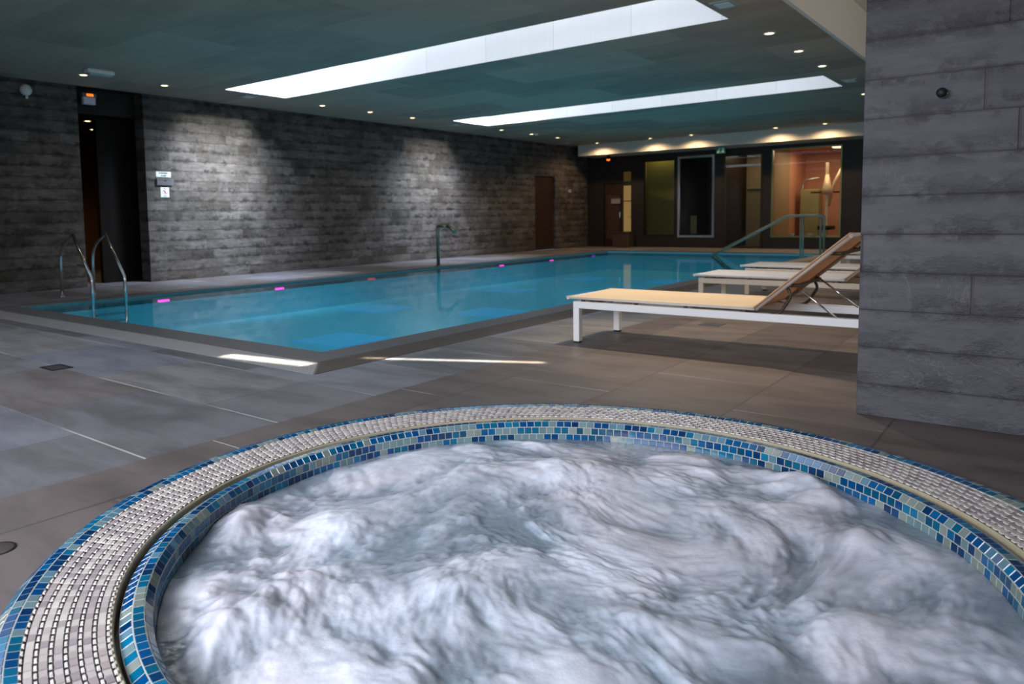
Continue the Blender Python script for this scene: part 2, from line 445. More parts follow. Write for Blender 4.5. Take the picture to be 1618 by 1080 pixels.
# ------------------------------------------------------------------ door and windows of the far wall
d = struct(MB().box(-11.98, -11.34, YB+0.05, YB+0.1, 0.01, 2.09, 0.004).build('door_2', M_darkbrown))
MB().box(-11.9, -11.44, YB+0.035, YB+0.05, 0.25, 1.7, 0.004).build('door_panel', plain('worn_brown_door_panel', srgb(58, 38, 24), 0.5), d)
MB().box(-11.42, -11.39, YB+0.0, YB+0.05, 0.95, 1.15, 0.004).build('door_handle', M_chrome, d)
M_strip = glow('backlit_obscured_glass_warm', srgb(196, 158, 96), 0.42)
w = struct(MB().box(-11.31, -11.0, YB+0.10, YB+0.12, 0.5, 2.0).build('window_4', M_strip))
MB().box(-11.31, -11.0, YB+0.06, YB+0.10, 1.48, 1.51).build('glazing_bar', M_dark, w)
MB().tube([(-11.1, YB+0.08, 0.98), (-11.1, YB+0.03, 0.98), (-11.02, YB+0.03, 0.98)], 0.012).build('handle', M_chrome, w)
struct(MB().box(-11.31, -11.0, YB+0.10, YB+0.12, 2.13, 2.45).build('window_5', glow('dim_transom_glass', srgb(150, 120, 66), 0.16)))
M_glass = glass('clear_window_glass')
def frame_bm(x0, x1, z0, z1, y0, y1, t):
    b = MB()
    b.box(x0, x0+t, y0, y1, z0, z1, 0.003); b.box(x1-t, x1, y0, y1, z0, z1, 0.003); b.box(x0+t, x1-t, y0, y1, z0, z0+t, 0.003); b.box(x0+t, x1-t, y0, y1, z1-t, z1, 0.003)
    return b
def win(name, x0, x1, z0, z1, t, fm):
    w = struct(frame_bm(x0, x1, z0, z1, YB-0.02, YB+0.1, t).build(name, fm))
    MB().quad((x0+t, YB+0.03, z0+t), (x1-t, YB+0.03, z0+t), (x1-t, YB+0.03, z1-t), (x0+t, YB+0.03, z1-t)).build('pane', M_glass, w)
    return w
win('window_6', -10.58, -9.50, 0.37, 2.75, 0.03, M_dark)
win('window_7', -9.42, -8.26, 0.31, 2.82, 0.07, M_chrome)
w = win('window_8', -7.98, -6.85, 0.0, 2.78, 0.05, plain('bronze_frame', srgb(70, 60, 48), 0.3, 0.8))
MB().box(-7.93, -6.9, YB-0.01, YB+0.08, 2.4, 2.47, 0.004).build('transom_bar', plain('polished_steel_bar', srgb(210, 205, 198), 0.25, 0.9), w)
w = win('window_9', -6.60, -4.75, 0.32, 2.86, 0.04, plain('steel_frame_olive', srgb(130, 134, 90), 0.3, 0.7))

# white panel seen inside the chrome-framed window
tag(MB().box(-9.36, -9.16, YB+0.9, YB+0.94, 0.4, 0.98, 0.005).build('low_board', plain('cream_board', srgb(150, 132, 96), 0.6)),
    'low cream board standing in the dark alcove behind the chrome-framed window', 'board')
# yellow picture inside the doorway
p = empty('framed_picture', (-7.25, YB+2.16, 1.45))
tag(p, 'yellow picture hanging on the taupe wall behind the glazed doorway', 'picture')
MB().box(-0.3, 0.3, -0.015, 0.03, -0.45, 0.45, 0.004).build('frame', M_black, p)
MB().box(-0.26, 0.26, -0.02, -0.015, -0.05, 0.41).build('yellow_field', plain('yellow_print', srgb(206, 176, 40), 0.5, var=0.2, scale=4), p)
MB().box(-0.22, 0.2, -0.022, -0.015, -0.36, -0.14, 0.01).build('white_field', plain('white_print', srgb(230, 214, 180), 0.5, var=0.1), p)
tag(MB().box(-7.55, -7.25, YB+2.15, YB+2.19, 1.98, 2.14, 0.004).build('green_sign', plain('green_sign_paint', srgb(30, 130, 96), 0.5)),
    'small green sign above the yellow picture behind the doorway', 'sign')
tag(MB().box(-7.95, -7.2, YB+2.12, YB+2.2, 1.80, 1.86, 0.004).build('wall_rail', plain('pale_rail', srgb(150, 138, 110), 0.5)),
    'pale horizontal rail on the taupe wall behind the doorway', 'rail')

# gym things behind the big window
g0 = empty('exercise_machine', (-5.55, YB+1.9, 0.0))
tag(g0, 'tall cream exercise machine with a slanted arm behind the big lit window', 'gym machine')
cream = plain('cream_metal', srgb(226, 206, 166), 0.35, 0.2)
MB().box(-0.04, 0.04, -0.04, 0.04, 0.12, 2.5, 0.008).build('post', cream, g0)
MB().box(-0.5, 0.5, -0.35, 0.35, 0.0, 0.12, 0.02).build('base', M_dark, g0)
MB().tube([(0.05, 0, 1.2), (0.2, 0, 1.9), (0.42, 0, 2.35)], [0.04, 0.045, 0.05]).build('slanted_arm', cream, g0)
MB().lathe([(0.05, 0), (0.15, 0.02), (0.12, 0.2), (0.05, 0.6)], (0, 0, 1.55), 16).build('shroud', cream, g0)
MB().tube([(-0.45, 0, 1.62), (0.45, 0, 1.62)], 0.025).build('cross_bar', M_dark, g0)
MB().box(-0.2, 0.2, -0.25, 0.25, 0.5, 0.62, 0.03).build('seat', M_dark, g0)
g1 = empty('weight_stack', (-6.25, YB+3.0, 0.0))
tag(g1, 'pale green cabinet-like weight stack left of the cream machine behind glass', 'gym machine')
MB().box(-0.28, 0.28, -0.25, 0.25, 0.12, 1.75, 0.03).build('housing', plain('olive_housing', srgb(140, 136, 88), 0.5, var=0.2, scale=3), g1)
MB().box(-0.3, 0.3, -0.28, 0.28, 0.0, 0.12, 0.02).build('base', M_dark, g1)
MB().tube([(-0.35, -0.1, 1.3), (-0.25, -0.1, 1.7), (-0.2, -0.1, 2.05), (0.25, -0.1, 2.1)], 0.025).build('handle_bar', M_chrome, g1)
g2 = empty('yellow_column_lamp', (-5.0, YB+2.6, 0.0))
tag(g2, 'yellow-green upright panel lamp at the right inside the big lit window', 'lamp')
MB().box(-0.16, 0.0, -0.05, 0.05, 0.15, 1.7, 0.02).build('panel', glow('yellow_panel_light', srgb(190, 170, 40), 0.5), g2)
MB().box(-0.2, 0.05, -0.12, 0.12, 0.0, 0.15, 0.02).build('base', M_dark, g2)
tag(MB().box(-5.32, -5.12, YB+2.9, YB+3.0, 0.0, 2.0, 0.01).build('dark_door_leaf', M_dark), 'dark door leaf standing at the back of the lit gym room', 'door leaf')
MB2 = [(-6.1, 'white cup on the window sill, leftmost of three', 0), (-5.62, 'white cup on the window sill, in the middle beside the post', 1), (-5.25, 'white cup on the window sill, rightmost of three', 2)]
sh = tag(MB().box(-6.55, -4.8, YB+0.22, YB+0.5, 0.28, 0.32, 0.005).build('window_sill', M_dark), 'dark sill board inside the big lit window', 'sill')
for x, lb, k in MB2:
    tag(MB().lathe([(0.0, 0), (0.05, 0), (0.07, 0.1), (0.06, 0.1), (0.045, 0.01), (0.0, 0.01)], (x, YB+0.34, 0.32), 16).build('cup', M_white), lb, 'cup', 'cups on the sill')
cl = empty('ceiling_disc_lamp', (-5.05, YB+1.6, 2.98))
tag(cl, 'round cream ceiling lamp glowing inside the gym room', 'lamp')
MB().lathe([(0.0, -0.08), (0.3, -0.08), (0.34, -0.02), (0.34, 0.02)], (0, 0, 0), 24).build('diffuser', glow('lamp_diffuser', (1, 0.82, 0.5, 1), 2.0), cl)

# ------------------------------------------------------------------ swimming pool
PX0, PX1, PY0, PY1 = -10.45, -4.55, 3.88, 19.95
def pool_mat():
    g = G('self_lit_turquoise_tiles')
    o = g.xyz()
    n = g.noise(g.coord(), 0.5, 3)
    fx = g.math('FRACT', g.mul(o[0], 20)); fy = g.math('FRACT', g.mul(o[1], 20)); fz = g.math('FRACT', g.mul(o[2], 20))
    c = g.mixc(n, srgb(84, 166, 186), srgb(100, 184, 200))
    g.bsdf(c, 0.4, 0, None, 0.3, emis=srgb(66, 154, 180), estr=0.56)  # emission added to brighten the pool; the tiles are no lamps
    return g.m
M_pool = pool_mat()
pool = empty('swimming_pool', (0, 0, 0))
tag(pool, 'long turquoise swimming pool with dark stone coping along the slate wall', 'pool')
ZP = -0.55
b = MB()
b.quad((PX0,PY0,ZP),(PX1,PY0,ZP),(PX1,PY1,ZP),(PX0,PY1,ZP))
b.quad((PX0,PY0,ZP),(PX0,PY1,ZP),(PX0,PY1,-0.02),(PX0,PY0,-0.02)); b.quad((PX1,PY0,ZP),(PX1,PY1,ZP),(PX1,PY1,-0.02),(PX1,PY0,-0.02))
b.quad((PX0,PY0,ZP),(PX1,PY0,ZP),(PX1,PY0,-0.02),(PX0,PY0,-0.02)); b.quad((PX0,PY1,ZP),(PX1,PY1,ZP),(PX1,PY1,-0.02),(PX0,PY1,-0.02))
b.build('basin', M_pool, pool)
w_ = 0.3; zt = 0.003
b = MB()
b.box(PX0-w_, PX1+w_, PY0-w_+0.0, PY0, -0.14, zt, 0.004); b.box(PX0-w_, PX1+w_, PY1, PY1+w_, -0.14, zt, 0.004)
b.box(PX0-w_, PX0, PY0, PY1, -0.14, zt, 0.004); b.box(PX1, PX1+w_, PY0, PY1, -0.14, zt, 0.004)
b.build('coping', M_coping, pool)
# overflow grates: pale in front, brown on the right; mitred at the corner
gy0, gy1 = 3.275, 3.575
b = MB(); n = 10
for k in range(n):
    y0 = gy0 + (gy1-gy0)*k/n; xe = -3.935 - (y0-gy0)
    b.box(PX0-w_, xe-0.01, y0, y0+0.017, -0.02, 0.002)
x = PX0-w_
while x < -4.25:
    b.box(x, x+0.008, gy0, gy1, -0.014, -0.001); x += 0.12
b.build('front_overflow_grate', M_grate_l, pool)['label'] = 'pale grey slatted front grate'
b = MB()
for k in range(n):
    x0 = -3.935 - (0.3)*(k+1)/n; ys_ = gy0 + (-3.935-x0)
    b.box(x0, x0+0.018, ys_, PY1+w_, -0.02, 0.002)
y = 3.6
while y < PY1+w_:
    b.box(-4.235, -3.935, y, y+0.008, -0.014, -0.001); y += 0.24
b.build('side_overflow_grate', M_grate_d, pool)['label'] = 'brown slatted side grate'
b = MB(); b.box(PX0-w_, -3.93, gy0-0.005, 3.58, -0.16, -0.03); b.box(-4.25, -3.93, 3.58, PY1+w_, -0.16, -0.03)
b.build('overflow_channel', plain('channel_shadow_grey', srgb(40, 39, 38), 0.6), pool)
# square bubble plates on the pool floor
g = G('self_lit_pale_blue_plate')
g.bsdf(g.mixc(g.noise(g.coord(), 3, 3), srgb(96, 190, 232), srgb(110, 200, 238)), 0.4, 0, None, 0.3, emis=srgb(66, 166, 214), estr=0.56)  # plates given a glow of their own, like the basin tiles
M_plate = g.m
for (cx_, cy_) in ((-9.45, 9.35), (-7.4, 6.65), (-9.3, 13.2), (-7.4, 10.0), (-7.3, 13.4), (-9.3, 16.6), (-6.0, 9.2), (-7.2, 16.8)):
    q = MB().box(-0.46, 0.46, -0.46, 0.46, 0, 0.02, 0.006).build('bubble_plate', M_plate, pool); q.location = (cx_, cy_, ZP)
# submerged ladder treads' niche and entry steps at the far right corner
b = MB()
for k in range(5):
    b.box(-6.0+0.28*k, PX1, 19.05, 19.80, ZP, ZP+0.095*(k+1))
b.build('entry_steps', M_pool, pool)

def water_mat(name, tint, rip=0.25, scale=2.2, refl=1.0):
    g = G(name)
    fr = g.n('ShaderNodeFresnel'); fr.inputs[0].default_value = 1.33
    h = g.add(g.noise(g.coord(), scale, 3, 0.5), g.mul(g.noise(g.coord(), scale*4, 2, 0.5), 0.25))
    nm = g.bump(h, rip, 0.02)
    g.put(fr.inputs['Normal'], nm)
    tr = g.n('ShaderNodeBsdfTransparent'); tr.inputs[0].default_value = tint
    gl = g.n('ShaderNodeBsdfGlossy'); gl.inputs['Roughness'].default_value = 0.03; g.put(gl.inputs['Normal'], nm)
    mx = g.n('ShaderNodeMixShader'); g.put(mx.inputs[0], g.mul(fr.outputs[0], refl))
    g.t.links.new(tr.outputs[0], mx.inputs[1]); g.t.links.new(gl.outputs[0], mx.inputs[2]); g.t.links.new(mx.outputs[0], g.out.inputs[0])
    return g.m
wt = MB().quad((PX0,PY0,-0.035),(PX1,PY0,-0.035),(PX1,PY1,-0.035),(PX0,PY1,-0.035)).build('pool_water', water_mat('pool_water_surface', (0.66, 0.90, 0.96, 1), 0.07, 1.6), fix=False)
tag(wt, 'calm turquoise water filling the long swimming pool', 'water', kind='stuff')

# pink underwater lamps
M_pink = glow('pink_lamp_lens', srgb(255, 60, 190), 5.0)
M_red = glow('orange_red_lamp_lens', srgb(255, 90, 90), 1.3)
where = ['nearest the steel ladder', 'second from the steel ladder', 'third from the ladder, dim and reddish', 'just past the shower spout', 'second last before the far corner', 'in the far corner']
for (yy, k) in zip((5.87, 8.0, 10.2, 14.55, 16.8, 19.05), range(6)):
    l = empty('pool_lamp', (PX0+0.005, yy, -0.115))
    tag(l, 'pink underwater lamp in the slate-side pool wall, ' + where[k], 'pool light', 'underwater lamps')
    a = MB().box(0, 0.02, -0.09, 0.09, -0.016, 0.016, 0.007).build('lens', M_red if k == 2 else (M_pink if k != 5 else glow('violet_lamp_lens', srgb(170, 60, 230), 2.0)), l)
    MB().box(-0.004, 0.006, -0.10, 0.10, -0.024, 0.024, 0.004).build('bezel', M_chrome, l)

# ------------------------------------------------------------------ ladder
lad = empty('pool_ladder', (0, 0, 0))
tag(lad, 'stainless steel pool ladder with two curved handrails at the near left corner', 'ladder')
def bend(pts, r=0.14, n=6):
    out = [Vector(pts[0])]
    for a, p, c in zip(pts, pts[1:], pts[2:]):
        a, p, c = Vector(a), Vector(p), Vector(c)
        d1 = (a-p); d2 = (c-p); rr = min(r, d1.length*0.45, d2.length*0.45)
        s_ = p + d1.normalized()*rr; e_ = p + d2.normalized()*rr
        for k in range(n+1):
            t = k/n; out.append(s_*(1-t)**2 + p*2*t*(1-t) + e_*t*t)
    out.append(Vector(pts[-1])); return out
for y, dx in ((4.76, 0.0), (5.19, 0.06)):
    pts = [(-11.24+dx, y, 0.0), (-11.22+dx, y, 0.70), (-10.80+dx, y, 0.90)]
    pp = bend(pts, 0.28)
    pp2 = bend([pp[-1], (-10.30+dx, y, 0.30), (-10.28+dx, y, -0.52)], 0.05)
    MB().tube(pp + pp2[1:], 0.021).build('handrail', M_chrome, lad)
    MB().lathe([(0.0, 0.0), (0.05, 0.0), (0.05, 0.01), (0.03, 0.018), (0.0, 0.02)], (-11.24+dx, y, 0.001), 20).build('foot_flange', M_chrome, lad)
for k in range(4):
    MB().box(-10.42, -10.24, 4.78, 5.20, -0.10-0.1*k-0.02, -0.10-0.1*k, 0.006).build('tread', M_chrome, lad)

# shower spout
sp = empty('water_spout', (-10.6, 12.4, 0.003))
tag(sp, 'bent steel water spout standing on the pool edge in the pale wall patch', 'spout')
M_spout = plain('dull_steel', srgb(120, 126, 108), 0.3, 0.9)
MB().tube(bend([(0, 0, 0), (0, 0, 0.87), (0.3, 0, 0.87)], 0.07), 0.038).build('pole', M_spout, sp)
MB().tube([(0.27, 0, 0.875), (0.36, 0, 0.85), (0.5, 0, 0.74)], [0.045, 0.05, 0.048]).build('nozzle', M_spout, sp)
MB().lathe([(0.0, 0), (0.07, 0), (0.07, 0.012), (0.0, 0.014)], (0, 0, 0), 20).build('base_flange', M_spout, sp)

# far handrails
M_rail = plain('green_grey_steel_rail', srgb(132, 142, 126), 0.45, 0.25)
for yy, dx, lb in ((19.86, 0.0, 'farther'), (18.98, 0.28, 'nearer')):
    r = empty('stair_handrail', (0, 0, 0))
    tag(r, 'long sloping steel handrail over the pool entry steps, %s of the pair' % lb, 'handrail', 'entry handrails')
    MB().tube(bend([(-7.27+dx, yy, -0.05), (-5.42+dx, yy, 0.95), (-4.62+dx, yy, 0.95), (-4.62+dx, yy, 0.0)], 0.08), 0.026).build('rail', M_rail, r)
    MB().tube([(-5.08+dx, yy, -0.06), (-5.08+dx, yy, 0.95)], 0.022).build('post', M_rail, r)
    MB().tube([(-7.27+dx, yy, -0.05), (-6.75+dx, yy, -0.5)], 0.024).build('submerged_strut', M_rail, r)

# ------------------------------------------------------------------ stone pier on the right
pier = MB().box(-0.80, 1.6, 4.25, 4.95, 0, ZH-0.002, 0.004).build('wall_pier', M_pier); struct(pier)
kb = empty('wall_nozzle', (-0.466, 4.25, 1.596))
tag(kb, 'small round black and steel knob on the grey stone pier', 'knob')
MB().lathe([(0.0, -0.001), (0.024, -0.002), (0.024, -0.012), (0.012, -0.014), (0.012, -0.034), (0.0, -0.034)], (0, 0, 0), 20, 'y').build('rosette', M_chrome, kb)
MB().lathe([(0.0, -0.034), (0.020, -0.034), (0.023, -0.045), (0.016, -0.06), (0.0, -0.062)], (0, 0, 0), 20, 'y').build('cap', M_black, kb)

# ------------------------------------------------------------------ sun loungers
def sling_mat(name, a, bcol):
    g = G(name)
    o = g.xyz()
    wv = g.mul(g.math('SINE', g.mul(o[0], 1400)), g.math('SINE', g.mul(o[1], 1400)))
    n = g.noise(g.coord(), 4, 3)
    c = g.mixc(n, a, bcol)
    b_ = g.bsdf(c, 0.75, 0, g.bump(wv, 0.08, 0.001), 0.2)
    tl = g.n('ShaderNodeBsdfTranslucent'); g.put(tl.inputs[0], c)
    mx = g.n('ShaderNodeMixShader'); mx.inputs[0].default_value = 0.3
    g.t.links.new(b_.outputs[0], mx.inputs[1]); g.t.links.new(tl.outputs[0], mx.inputs[2]); g.t.links.new(mx.outputs[0], g.out.inputs[0])
    return g.m
M_sling = sling_mat('cream_mesh_sling', srgb(236, 218, 188), srgb(242, 226, 200))
M_slingw = sling_mat('white_mesh_sling', srgb(232, 228, 222), srgb(240, 237, 232))
M_slingb = sling_mat('tan_mesh_sling_backrest', srgb(206, 170, 140), srgb(218, 182, 150))
M_post = plain('dark_bracket', srgb(70, 58, 46), 0.4, 0.4)
M_backrail = plain('taupe_powder_coated_rail', srgb(176, 160, 146), 0.45)
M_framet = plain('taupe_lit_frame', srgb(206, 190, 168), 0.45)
def make_lounger():
    root = empty('sun_lounger')
    L, W = 2.22, 0.77
    t = 0.055; zr0, zr1 = 0.288, 0.345
    b = MB()
    b.box(0, L, 0, t, zr0, zr1, 0.004); b.box(0, L, W-t, W, zr0, zr1, 0.004)
    b.box(0, t, t, W-t, zr0, zr1, 0.004); b.box(L-t, L, t, W-t, zr0, zr1, 0.004)
    b.build('frame', M_whiteframe, root)
    for lx in (0, L-t):
        for ly in (0, W-t):
            l = MB().box(lx, lx+t, ly, ly+t, 0.012, zr0, 0.004).build('leg', M_whiteframe, root)
            MB().box(lx+0.002, lx+t-0.002, ly+0.002, ly+t-0.002, 0.0, 0.012).build('foot_cap', M_black, l)
    # seat sling: a thin sheet wrapped round two side bars
    zs = 0.385; sx0, sx1 = -0.06, 1.46; sy0, sy1 = -0.01, W+0.01
    b = MB(); nn = 24
    top = [[b.bm.verts.new((sx0+(sx1-sx0)*i/nn, sy0+(sy1-sy0)*j/8, zs - 0.006*math.sin(PI*j/8))) for j in range(9)] for i in range(nn+1)]
    for i in range(nn):
        for j in range(8):
            f = b.bm.faces.new((top[i][j], top[i+1][j], top[i+1][j+1], top[i][j+1])); f.smooth = True
    seat = b.build('seat_sling', M_sling, root)
    sm = seat.modifiers.new('thick', 'SOLIDIFY'); sm.thickness = 0.009
    b = MB(); b.tube([(sx0, 0.012, zs-0.012), (sx1, 0.012, zs-0.012)], 0.012, 8); b.tube([(sx0, W-0.012, zs-0.012), (sx1, W-0.012, zs-0.012)], 0.012, 8)
    b.tube([(sx0+0.012, 0.0, zs-0.014), (sx0+0.012, W, zs-0.014)], 0.012, 8)
    b.build('seat_rails', M_whiteframe, root)
    for px in (0.08, 0.55, 0.95, 1.38):
        for py in (0.028, W-0.028):
            MB().box(px-0.012, px+0.012, py-0.012, py+0.012, zr1, zs-0.02).build('sling_post', M_post, root)
    for px in (0.08, 0.95):
        MB().tube(bend([(px+0.03, 0.03, zs-0.02), (px+0.1, 0.06, zs-0.045), (px+0.1, W-0.06, zs-0.045), (px+0.03, W-0.03, zs-0.02)], 0.05), 0.009, 8).build('spreader_bar', M_post, root)
    # backrest
    hx, hz, ang, bl = 1.46, zs-0.006, math.radians(41), 0.80
    ux, uz = math.cos(ang), math.sin(ang)
    b = MB()
    rows = [[b.bm.verts.new((hx+ux*bl*i/12 + uz*0.012*math.sin(PI*j/8), sy0+(sy1-sy0)*j/8, hz+uz*bl*i/12 - ux*0.012*math.sin(PI*j/8))) for j in range(9)] for i in range(13)]
    for i in range(12):
        for j in range(8):
            f = b.bm.faces.new((rows[i][j], rows[i+1][j], rows[i+1][j+1], rows[i][j+1])); f.smooth = True
    bk = b.build('backrest_sling', M_slingb, root)
    sm = bk.modifiers.new('thick', 'SOLIDIFY'); sm.thickness = 0.009
    def P(s_, y, off=0.0): return (hx+ux*s_+uz*off, y, hz+uz*s_-ux*off)
    b = MB()
    b.tube([P(0, 0.012, 0.014), P(bl, 0.012, 0.014)], 0.013, 8); b.tube([P(0, W-0.012, 0.014), P(bl, W-0.012, 0.014)], 0.013, 8)
    b.tube([P(bl-0.01, 0.0, 0.012), P(bl-0.01, W, 0.012)], 0.013, 8)
    b.build('backrest_rails', M_backrail, root)
    for s_ in (0.28, 0.62):
        MB().tube(bend([P(s_, 0.02, 0.02), P(s_+0.03, 0.07, 0.05), P(s_+0.03, W-0.07, 0.05), P(s_, W-0.02, 0.02)], 0.05), 0.012, 8).build('backrest_bar', M_post, root)
    for y in (0.05, W-0.05):
        MB().tube([P(0.30, y, 0.03), (1.98, y, zr1-0.005)], 0.007, 8).build('support_strut', M_chrome, root)
    for y in (0.03, W-0.03):
        MB().tube(bend([(1.36, y, zs-0.03), (1.50, y, zs-0.055), (1.62, y, zs-0.045), (1.70, y, zs+0.09), P(0.26, y, 0.02)], 0.08), 0.011, 8).build('hinge_bracket', M_post, root)
    return root
L1 = make_lounger()
spots = [((-3.13, 5.365, 0), 0.0, 'sun lounger nearest the camera, cream sling on white frame beside the pier'),
         ((-3.10, 8.02, 0), 0.0, 'second sun lounger from the camera, white sling, foot end near the pool'),
         ((-3.13, 9.66, 0), 0.0, 'third sun lounger from the camera, white sling'),
         ((-2.80, 13.1, 0), 0.0, 'farthest sun lounger, mostly hidden behind the stone pier')]
lg = []
for i, (loc, rz, lb) in enumerate(spots):
    o = L1 if i == 0 else copy_tree(L1)
    o.location = loc; o.rotation_euler.z = rz
    tag(o, lb, 'sun lounger', 'sun loungers beside the pool')
    lg.append(o)
for o in lg[1:3]:
    for ch in o.children:
        if ch.name.startswith('seat_sling'):
            ch.data = ch.data.copy(); ch.data.materials[0] = M_slingw
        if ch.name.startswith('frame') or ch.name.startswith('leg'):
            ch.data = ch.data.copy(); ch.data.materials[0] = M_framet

# ------------------------------------------------------------------ hot tub rim (mosaic, grate)
def tile_mat():
    g = G('glazed_mosaic')
    at = g.n('ShaderNodeAttribute'); at.attribute_name = 'Col'
    n = g.noise(g.coord(), 60, 3)
    c = g.mixc(g.mul(n, 0.35), at.outputs['Color'], g.mixc(1.0, at.outputs['Color'], (0.6, 0.7, 0.75, 1), 'MULTIPLY'))
    g.bsdf(c, 0.10, 0, g.bump(g.noise(g.coord(), 90, 2), 0.08, 0.002), 0.6)
    return g.m
M_tile = tile_mat()
M_grout = plain('pale_grout', srgb(168, 168, 160), 0.7, spec=0.3, var=0.06, scale=30)
PAL = [srgb(0, 66, 116), srgb(2, 84, 132), srgb(0, 50, 92), srgb(10, 104, 140), srgb(2, 74, 106), srgb(108, 132, 136), srgb(128, 138, 130), srgb(92, 128, 144), srgb(2, 90, 120)]
WT = [5, 4, 4, 3, 3, 3, 3, 2, 3]
def ring_tiles(name, rows, parent, ntile, pal, wts, thick=0.0014, gapf=0.10, mat=None, runs=True):
    """rows: list of ((r0,z0),(r1,z1)) cross-section segments, outer to inner, each filled with ntile small slabs"""
    bm = bmesh.new(); cl_ = bm.loops.layers.float_color.new('Col')
    rnd = random.Random(hash(name) % 1000 if False else len(name))
    for ri, ((r0, z0), (r1, z1)) in enumerate(rows):
        d = Vector((r1-r0, z1-z0)); ln = d.length; d.normalize(); nrm = Vector((d.y, -d.x))
        if nrm.y < 0 or (abs(nrm.y) < 1e-3 and nrm.x > 0): nrm = -nrm
        g_ = min(0.0018, ln*0.12)
        a0 = Vector((r0, z0)) + d*g_; a1 = Vector((r1, z1)) - d*g_
        ph = (ri % 3)*0.37 * 2*PI/ntile
        c = pal[0]
        for k in range(ntile):
            if not runs or rnd.random() < 0.72: c = rnd.choices(pal, wts)[0]
            j = rnd.uniform(0.86, 1.14); cc = (min(1, c[0]*j), min(1, c[1]*j), min(1, c[2]*j), 1)
            t0 = ph + 2*PI*(k+gapf/2)/ntile; t1 = ph + 2*PI*(k+1-gapf/2)/ntile
            vs = []
            for (q, lift, ins) in ((0, 0, 0), (1, thick, 0.0011)):
                for (pt, sg, t, ts) in ((a0, 1, t0, 1), (a1, -1, t0, 1), (a1, -1, t1, -1), (a0, 1, t1, -1)):
                    p = pt + d*ins*sg + nrm*lift; tt = t + ts*ins/max(p.x, .1)
                    vs.append(bm.verts.new((TC.x+p.x*math.cos(tt), TC.y+p.x*math.sin(tt), p.y)))
            for q in ((4,5,6,7), (0,1,5,4), (1,2,6,5), (2,3,7,6), (3,0,4,7)):
                f = bm.faces.new([vs[i] for i in q])
                for l in f.loops: l[cl_] = cc
    bmesh.ops.recalc_face_normals(bm, faces=bm.faces)
    me = bpy.data.meshes.new(name); bm.to_mesh(me); bm.free(); me.materials.append(mat or M_tile)
    o = bpy.data.objects.new(name, me); COL.objects.link(o); o.parent = parent
    return o
def ring(name, prof, mat, parent, seg=240):
    bm = bmesh.new(); rings = []
    for r, z in prof:
        rings.append([bm.verts.new((TC.x+r*math.cos(2*PI*k/seg), TC.y+r*math.sin(2*PI*k/seg), z)) for k in range(seg)])
    for A, B in zip(rings, rings[1:]):
        for k in range(seg):
            bm.faces.new((A[k], A[(k+1) % seg], B[(k+1) % seg], B[k]))
    bmesh.ops.recalc_face_normals(bm, faces=bm.faces)
    me = bpy.data.meshes.new(name); bm.to_mesh(me); bm.free(); me.materials.append(mat)
    o = bpy.data.objects.new(name, me); COL.objects.link(o); o.parent = parent
    return o
tub = empty('hot_tub', (0, 0, 0))
tag(tub, 'round sunken hot tub with blue mosaic rims and a pale grate ring in the floor', 'hot tub')
P_OUT = [(1.660, -0.001), (1.629, 0.023), (1.599, 0.027), (1.568, 0.023)]
P_IN = [(1.352, -0.030), (1.352, 0.003), (1.320, 0.020), (1.290, 0.020), (1.270, -0.004), (1.268, -0.038), (1.266, -0.072)]
kerb = ring('rim_bed', P_OUT + [(1.568, -0.05), (1.352, -0.05)] + P_IN + [(1.262, -0.9), (0.0001, -0.9)], M_grout, tub)
kerb['label'] = 'pale grout bed and basin'
ring_tiles('outer_mosaic', list(zip(P_OUT, P_OUT[1:])), tub, 272, PAL, WT)
ring_tiles('inner_mosaic', list(zip(P_IN, P_IN[1:])), tub, 217, PAL, WT)
# grate: rows of ribbed pale blocks with holes between
GP = [srgb(184, 174, 170), srgb(170, 158, 156), srgb(152, 140, 140), srgb(196, 188, 180), srgb(142, 132, 136)]
M_gr = G('pale_plastic_grate')
at = M_gr.n('ShaderNodeAttribute'); at.attribute_name = 'Col'
M_gr.bsdf(M_gr.mixc(M_gr.mul(M_gr.noise(M_gr.coord(), 40, 3), 0.3), at.outputs['Color'], srgb(150, 140, 134)), 0.4, 0, None, 0.4)
rows = []
N6 = 6; r_ = 1.566; stp = (1.566-1.376)/N6
for k in range(N6):
    rows.append(((r_-stp*k-0.0045, 0.016), (r_-stp*(k+1)+0.0045, 0.016)))
gt = ring_tiles('overflow_grate', rows, tub, 277, GP, [4, 4, 3, 3, 1], 0.007, 0.16, M_gr.m, runs=False)
rows2 = []
for k in range(N6+1):
    rr = r_-stp*k
    rows2.append(((rr+0.0050, 0.020), (rr-0.0050, 0.020)))
gl_ = ring_tiles('grate_links', rows2, tub, 277, [srgb(222, 216, 210)], [1], 0.004, 0.46, M_gr.m, runs=False)
gl_['label'] = 'white link studs between the grate rows'
ring('grate_lip', [(1.374, 0.008), (1.374, 0.018), (1.368, 0.019), (1.364, 0.015), (1.364, -0.04)], plain('cream_plastic_edge', srgb(172, 160, 134), 0.5), tub)
ring('grate_underlay', [(1.566, 0.012), (1.37, 0.012)], plain('brown_shadow_underlay', srgb(96, 82, 76), 0.6), tub)

